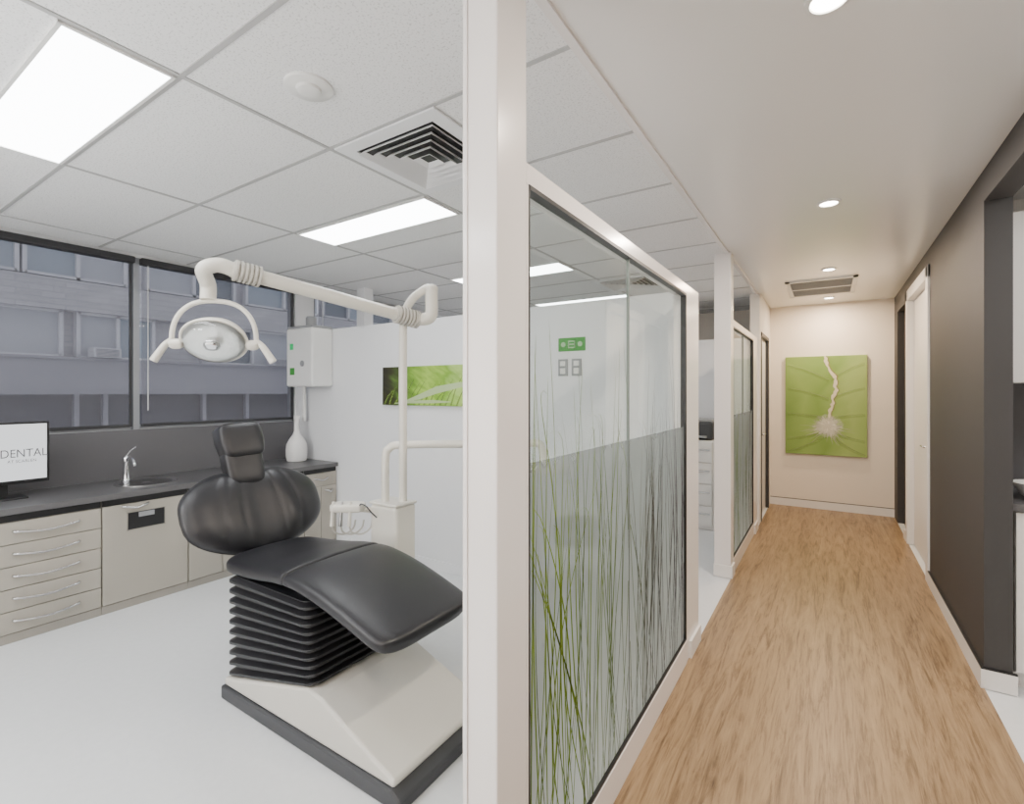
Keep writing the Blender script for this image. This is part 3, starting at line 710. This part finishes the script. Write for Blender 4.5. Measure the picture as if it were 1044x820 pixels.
def pad(path, hw, th, exA, exB, n=50, m=48, e1=.28, e2=.50, crown=.010):
    g = BM(); P = crom([(x, 0, z) for x, z in path], 12); L = [0]
    for a, b in zip(P, P[1:]): L.append(L[-1]+(b-a).length)
    def at(s):
        d = s*L[-1]
        for i in range(len(P)-1):
            if L[i+1] >= d-1e-9:
                f = (d-L[i])/max(1e-9, L[i+1]-L[i]); return P[i].lerp(P[i+1], f), (P[i+1]-P[i]).normalized()
        return P[-1], (P[-1]-P[-2]).normalized()
    rings = []
    for i in range(n+1):
        s = .5-.5*math.cos(PI*(.008+.984*i/n)); p, T = at(s); q = 2*s-1; ex = exA if q < 0 else exB; q = abs(q)
        fw = (1-q**ex)**(1/2.6) if ex else 1-.02*q**60; ft = (1-q**(ex*2.0))**.5 if ex else (1-q**60)**.5
        Nn = Vector((-T.z, 0, T.x)); w_ = hw(s)*fw; h_ = th*.5*max(.08, ft); ring = []
        if Nn.z < 0: Nn = -Nn
        for k in range(m):
            a = 2*PI*k/m; u_ = sp(math.cos(a), e1); yy = w_*u_; nn = h_*sp(math.sin(a), e2)
            if nn > 0: nn += crown*(1-u_*u_)*ft
            ring.append(g.verts.new(p+Vector((0, YC+yy, 0))+Nn*nn))
        rings.append(ring)
    for a, b in zip(rings, rings[1:]):
        for k in range(m): g.faces.new((a[k], a[(k+1) % m], b[(k+1) % m], b[k]))
    g.faces.new(rings[0][::-1]); g.faces.new(rings[-1]); return g
obj('seat', pad([(-2.60, .632), (-2.45, .632), (-2.25, .648), (-2.10, .668), (-2.0, .676)], lambda s: .262+.02*s, .066, 7, None), LEATHER, t, smooth=True)
obj('legrest', pad([(-2.002, .676), (-1.90, .671), (-1.75, .644), (-1.58, .597), (-1.36, .525)], lambda s: .282-.012*s*s, .064, None, 14), LEATHER, t, smooth=True)
obj('seat_frame', prism_y(BM(), [(-2.48, .61), (-1.95, .635), (-1.50, .545), (-1.52, .515), (-1.95, .595), (-2.48, .57)], YC-.19, YC+.19), RUBBER, t, bevel=.01)
obj('foot_bracket', B(-1.60, -1.54, YC+.05, YC+.12, .46, .55), RUBBER, t, bevel=.006)
# backrest
g = BM(); U = Vector((-.455, 0, .89)); Nv = Vector((.89, 0, .455)); Cc = Vector((-2.73, YC+.025, .838)); HW, HH, TT = .395, .245, .072
NRr, NA = 48, 200
def outline(a):
    c, s = math.cos(a), math.sin(a)
    w = HW*sp(c, .80); h = HH*sp(s, .62)
    if s < 0: w *= (1-.36*abs(s)**1.5)
    else: h -= .040*math.exp(-(w/.10)**2)+.055*(abs(w)/HW)**3*s
    return w, h
def surf(r, a, side):
    w, h = outline(a); yy, vv = w*r, h*r
    th = TT*max(0, 1-r**3.6)**.5
    if side > 0:
        q = vv/HH
        for sm in (-.62, -.30, .30, .62):
            cx_ = sm*HW*(.88-.12*q-.20*q*q)
            th -= .0065*math.exp(-abs((yy-cx_)/.015)**1.3)*max(0, 1-r**5)
        th -= .024*math.exp(-(yy/.09)**2)*max(0, 1-r**2.5)
    else: th *= .55
    return Cc+Vector((0, yy, 0))+U*vv+Nv*(side*th)
for side in (1, -1):
    rs = [[g.verts.new(surf(0, 0, side))]]
    for j in range(1, NRr+1):
        r = math.sin(PI/2*j/NRr)**.8; rs.append([g.verts.new(surf(r, 2*PI*k/NA, side)) for k in range(NA)])
    for k in range(NA): g.faces.new((rs[0][0], rs[1][k], rs[1][(k+1) % NA]))
    for a, b in zip(rs[1:], rs[2:]):
        for k in range(NA): g.faces.new((a[k], a[(k+1) % NA], b[(k+1) % NA], b[k]))
bmesh.ops.remove_doubles(g, verts=g.verts, dist=.0003)
bk = obj('backrest', g, LEATHER, t)
for p in bk.data.polygons: p.use_smooth = True
rim = [tuple(surf(1, 2*PI*k/64, 1)) for k in range(65)]
obj('piping', tube(BM(), rim, .004, 8, False), RUBBER, bk, smooth=True)
obj('back_bracket', prism_y(BM(), [(-2.66, .56), (-2.40, .56), (-2.40, .60), (-2.62, .66), (-2.82, .95), (-2.87, .93)], YC-.06, YC+.06), RUBBER, t, bevel=.008)
def hfn(p):
    k = 1-.10*max(0, -p.z/.1); return Vector((p.x, p.y*k, p.z))
obj('headrest', superell(BM(), (-2.87, YC, 1.215), (.060, .125, .104), .38, Matrix.Rotation(-.35, 3, 'Y') @ Matrix.Rotation(.04, 3, 'X'), 48, 28, hfn), LEATHER, t, smooth=True)
def nfn(p): return Vector((p.x, p.y*(1.0+.04*(p.z/.1)), p.z))
obj('neck_cushion', superell(BM(), (-2.825, YC-.005, 1.075), (.052, .106, .115), .42, Matrix.Rotation(-.35, 3, 'Y'), 40, 24, nfn), LEATHER, t, smooth=True)
obj('headrest_bar', tube(BM(), [(-2.86, YC, .90), (-2.93, YC, 1.05), (-2.96, YC, 1.18)], .014, 10), STEEL, t, smooth=True)
obj('headrest_joint', superell(BM(), (-2.94, YC, 1.23), (.04, .10, .045), .6), RUBBER, t, smooth=True)

# ------------------------------------------------------------------ instrument pillar
t = thing('dental_unit', (-2.17, 2.06, 0), 'cream instrument pillar with handpiece holder behind the dental chair', 'dental unit')
obj('pillar', B(-2.30, -2.08, 1.985, 2.15, 0, .835), UNIT, t, bevel=.02, seg=3)
obj('pillar_cap', B(-2.305, -2.075, 1.98, 2.155, .835, .85), UNIT, t, bevel=.007)
obj('holder_arm', tube(BM(), [(-2.27, 2.02, .79), (-2.32, 1.97, .80), (-2.38, 1.91, .81)], .018), UNIT, t, smooth=True)
obj('handpiece_holder', superell(BM(), (-2.39, 1.90, .82), (.10, .06, .028), .5, Matrix.Rotation(.6, 3, 'Z')), UNIT, t, smooth=True)
for k in range(3):
    dx = -.055+k*.05; x, y = -2.38+dx*.83, 1.865+dx*.56
    h = obj('handpiece', tube(BM(), [(x, y-.02, .72), (x, y-.015, .80), (x, y-.01, .86)], lambda s: .012-.004*s), STEEL if k == 1 else UNIT, t, smooth=True)
    obj('hose', tube(BM(), [(x, y-.02, .72), (x-.002, y, .68), (x+.02, y+.05, .66), (x+.05, y+.09, .69), (x+.06, y+.10, .74)], .005, 8), UNITG, h, smooth=True)
obj('suction_tube', tube(BM(), [(-2.31, 1.92, .82), (-2.28, 1.90, .85), (-2.245, 1.91, .84), (-2.235, 1.94, .80), (-2.24, 1.985, .76)], .004, 8), BASEG, t, smooth=True)
pts = [(-2.225, 2.04, .84), (-2.225, 2.04, 1.10), (-2.205, 2.055, 1.165), (-2.13, 2.11, 1.185), (-1.75, 2.42, 1.185), (-1.54, 2.60, 1.185), (-1.495, 2.64, 1.165), (-1.485, 2.65, 1.06)]
obj('delivery_arm', tube(BM(), pts, .024, 16), UNIT, t, smooth=True)
obj('arm_tray', superell(BM(), (-1.485, 2.65, 1.03), (.16, .12, .02), .4), UNIT, t, smooth=True)

# ------------------------------------------------------------------ dental light
t = thing('dental_light', (-2.12, 2.09, .85), 'cream dental operating lamp on long jointed arm above the chair', 'dental lamp')
obj('pole', tube(BM(), [(-2.13, 2.09, .85), (-2.13, 2.09, 1.86), (-2.125, 2.095, 1.96), (-2.09, 2.12, 2.05), (-2.03, 2.16, 2.11), (-2.0, 2.18, 2.125)], .024, 16), UNIT, t, smooth=True)
A0, A1 = Vector((-2.07, 2.13, 1.935)), Vector((-2.345, 1.20, 2.075))
D = (A1-A0).normalized()
def ribs(a, b, r, n):
    g = BM(); a, b = Vector(a), Vector(b)
    tube(g, [a, b], r, 16, False)
    for k in range(n):
        p = a.lerp(b, (k+.5)/n); dd = (b-a).normalized()*(b-a).length/n*.28; tube(g, [p-dd, p+dd], r*1.28, 16, False)
    return g
obj('elbow', tube(BM(), [(-1.99, 2.185, 2.115), (-1.99, 2.185, 2.05), (-1.99, 2.185, 1.975), (-2.003, 2.175, 1.943), (-2.04, 2.15, 1.934), A0+D*.02], .037, 16), UNIT, t, smooth=True)
obj('elbow_cap', superell(BM(), (-1.99, 2.185, 2.115), (.038, .038, .03), .9), UNIT, t, smooth=True)
obj('arm', tube(BM(), [A0, A1], .035, 18, False), UNIT, t, smooth=True)
obj('coupling', ribs(A0-D*.02, A0+D*.13, .042, 7), UNITG, t, smooth=True)
obj('coupling', ribs(A1-D*.01, A1-D*.13, .040, 6), UNITG, t, smooth=True)
LC = Vector((-2.43, 1.17, 1.745)); Hh = Vector((.70, .714, 0)).normalized()
top = LC+Vector((-.02, -.02, .190))
obj('lamp_neck', tube(BM(), [A1-D*.01, A1+D*.05+Vector((0, 0, .004)), A1+D*.10+Vector((-.02, 0, -.03)), top+Vector((0, 0, .07)), top], .034, 16), UNIT, t, smooth=True)
Nl = Vector((.714*.82, -.70*.82, -.57)).normalized(); Ul = Nl.cross(Hh).normalized()
if Ul.z < 0: Ul = -Ul
yk = []
for k in range(25):
    a = -.15+(PI+.3)*k/24; yk.append(tuple(LC+Hh*(.18*sp(math.cos(a), .8))+Vector((-.0, -.0, 1))*(.185*sp(math.sin(a), .9))))
obj('yoke', tube(BM(), yk, .011, 10, False), UNIT, t, smooth=True)
MR = Matrix((Hh, Ul, Nl)).transposed()
def lampmesh(prof):
    g = lathe(BM(), prof, (0, 0, 0), 48)
    for v in g.verts: v.co = MR @ Vector((v.co.x, v.co.y*.80, v.co.z))+LC
    return g
obj('lamp_housing', lampmesh([(.01, -.10), (.06, -.095), (.105, -.07), (.135, -.025), (.148, .005), (.143, .014), (.134, .012)]), UNIT, t, smooth=True)
REFL = mat('facetted reflector', (.92, .92, .91), .25, metal=.45, var=.05, vscale=12, bump=.5, bscale=34)
obj('reflector', lampmesh([(.134, .013), (.11, .012), (.07, .008), (.01, .006)]), REFL, t, smooth=True)
LENS = clear_glass('lamp lens glass', (.97, .98, .98), .22)
obj('lamp_lens', lampmesh([(.136, .014), (.130, .032), (.112, .052), (.085, .068), (.05, .078), (.01, .081)]), LENS, t, smooth=True)
obj('bulb_cover', superell(BM(), LC+Nl*.045, (.035, .028, .022), .8, MR), CHROME, t, smooth=True)
for s in (-1, 1):
    e = LC+Hh*(.18*s)
    obj('pivot', superell(BM(), LC+Hh*(.162*s)+Vector((0, 0, -.02)), (.03, .022, .022), .7, MR), UNIT, t, smooth=True)
    obj('handle', tube(BM(), [e+Vector((0, 0, -.0)), e+Hh*(.03*s)+Vector((0, 0, -.03)), e+Hh*(.075*s)+Vector((0, 0, -.10))], lambda q: .012+.006*q, 12), UNIT, t, smooth=True)

# ------------------------------------------------------------------ stool behind the frosted glass
t = thing('dentist_stool', (-1.02, 2.25, 0), 'dark round stool blurred behind the frosted grass glass', 'stool')
obj('seat', superell(BM(), (-1.02, 2.25, .52), (.19, .19, .045), .6), LEATHER, t, smooth=True)
obj('backrest', superell(BM(), (-1.15, 2.42, .74), (.13, .035, .09), .6, Matrix.Rotation(.65, 3, 'Z')), LEATHER, t, smooth=True)
obj('back_support', tube(BM(), [(-1.05, 2.3, .48), (-1.15, 2.44, .50), (-1.165, 2.455, .72)], .012), STEEL, t, smooth=True)
obj('gas_lift', lathe(BM(), [(.025, .10), (.025, .3), (.018, .3), (.018, .48)], (-1.02, 2.25, 0), 16), STEEL, t, smooth=True)
for k in range(5):
    a = 2*PI*k/5+.3; e = (-1.02+.24*math.cos(a), 2.25+.24*math.sin(a))
    lg = obj('leg', tube(BM(), [(-1.02, 2.25, .11), ((-1.02+e[0])/2, (2.25+e[1])/2, .095), (e[0], e[1], .07)], .013), STEEL, t, smooth=True)
    obj('castor', superell(BM(), (e[0], e[1], .03), (.022, .022, .03), .8), RUBBER, lg, smooth=True)

# ------------------------------------------------------------------ next room things
t = thing('filing_cabinet', (-1.3, 5.8, 0), 'white drawer cabinet seen through the doorway between partitions', 'cabinet')
obj('body', B(-1.55, -1.04, 5.62, 6.1, 0, .97), W_door, t, bevel=.004)
for k in range(4):
    d = obj('drawer', B(-1.53, -1.06, 5.60, 5.62, .04+k*.232, .26+k*.232), W_door, t, bevel=.003)
    obj('handle', B(-1.22, -1.08, 5.585, 5.60, .17+k*.232, .185+k*.232), STEEL, d)
t = thing('printer', (-1.25, 5.8, .97), 'dark grey desktop printer on top of the white drawer cabinet', 'printer')
obj('body', B(-1.48, -1.06, 5.66, 6.02, .971, 1.17), BASEG, t, bevel=.02); obj('paper_tray', B(-1.42, -1.12, 5.60, 5.68, 1.0, 1.02), GREYPL, t, bevel=.003)
obj('lid', B(-1.47, -1.07, 5.68, 6.0, 1.17, 1.20), GREYPL, t, bevel=.008)

# ------------------------------------------------------------------ kitchenette
t = thing('kitchen_cabinet', (1.4, 3.7, 0), 'white lower kitchen cabinet at the right edge beyond the dark wall', 'cabinet')
obj('body', B(.79, 2.18, 3.46, 4.01, .08, .90), W_door, t); obj('plinth', B(.79, 2.18, 3.50, 4.01, 0, .08), W_door, t)
for k in range(3):
    d = obj('door', B(.79+k*.464, .79+k*.464+.46, 3.44, 3.46, .09, .895), W_door, t, bevel=.003)
    obj('handle', B(.79+k*.464+.16, .79+k*.464+.30, 3.425, 3.44, .84, .852), STEEL, d)
tag(obj('kitchen_worktop', B(.77, 2.19, 3.42, 4.015, .902, .94), TOP, origin=(1.4, 3.7, .9), bevel=.004), 'dark worktop on the white cabinets at the right edge', 'worktop')
t = thing('wall_cabinet', (1.4, 3.85, 1.55), 'white upper cabinet at the right edge above dark splashback', 'cabinet')
obj('body', B(.79, 2.18, 3.66, 4.01, 1.55, 2.46), W_door, t)
for k in range(3): obj('door', B(.79+k*.464, .79+k*.464+.46, 3.64, 3.66, 1.55, 2.46), W_door, t, bevel=.003)
struct('wall_splashback_2', B(.77, 2.19, 4.008, 4.019, .94, 1.55), SPL)
t = thing('washing_up_bowl', (.95, 3.63, .94), 'white basin sitting on the dark kitchen worktop at right edge', 'bowl')
obj('bowl', lathe(BM(), [(.07, .941), (.10, .96), (.13, 1.02), (.135, 1.025), (.125, 1.02), (.09, .96), (.01, .95)], (.95, 3.63, 0), 32), PLAST, t, smooth=True)

# ------------------------------------------------------------------ lamps of the unseen parts of the rooms, added fill lights
def area(name, loc, rot, sx, sy, e, col):
    l = bpy.data.lights.new(name, 'AREA'); l.shape = 'RECTANGLE'; l.size = sx; l.size_y = sy; l.energy = e; l.color = col
    o = bpy.data.objects.new(name, l); C.objects.link(o); o.location = loc; o.rotation_euler = rot; return o
area('rear_room_panel', (-2.56, -.95, CEIL-.02), (0, 0, 0), 1.2, .32, 40, (.96, .98, 1))
area('kitchen_panel', (1.4, 2.6, CEIL-.02), (0, 0, 0), .6, .6, 22, (1, .98, .95))
# added fill lights behind the viewpoint, turned up to brighten the ceilings
area('fill_light', (-2.4, -.9, 1.0), (PI+.45, 0, 0), .8, .8, 85, (.97, .985, 1))
area('fill_light', (0, -1.1, 1.1), (PI+.55, 0, 0), .5, .5, 42, (1, .96, .93))

# ------------------------------------------------------------------ world + camera
w = bpy.data.worlds.new('overcast'); bpy.context.scene.world = w; w.use_nodes = True
bg = w.node_tree.nodes['Background']; bg.inputs[0].default_value = (.80, .83, .92, 1); bg.inputs[1].default_value = 1.3
cam = bpy.data.cameras.new('camera'); co = bpy.data.objects.new('camera', cam); C.objects.link(co)
co.location = (0, 0, 1.5); co.rotation_euler = (PI/2, 0, math.atan(323/498))
cam.sensor_width = 36; cam.lens = 498/1044*36; cam.shift_y = -10/1044; cam.clip_start = .05; cam.clip_end = 200
bpy.context.scene.camera = co
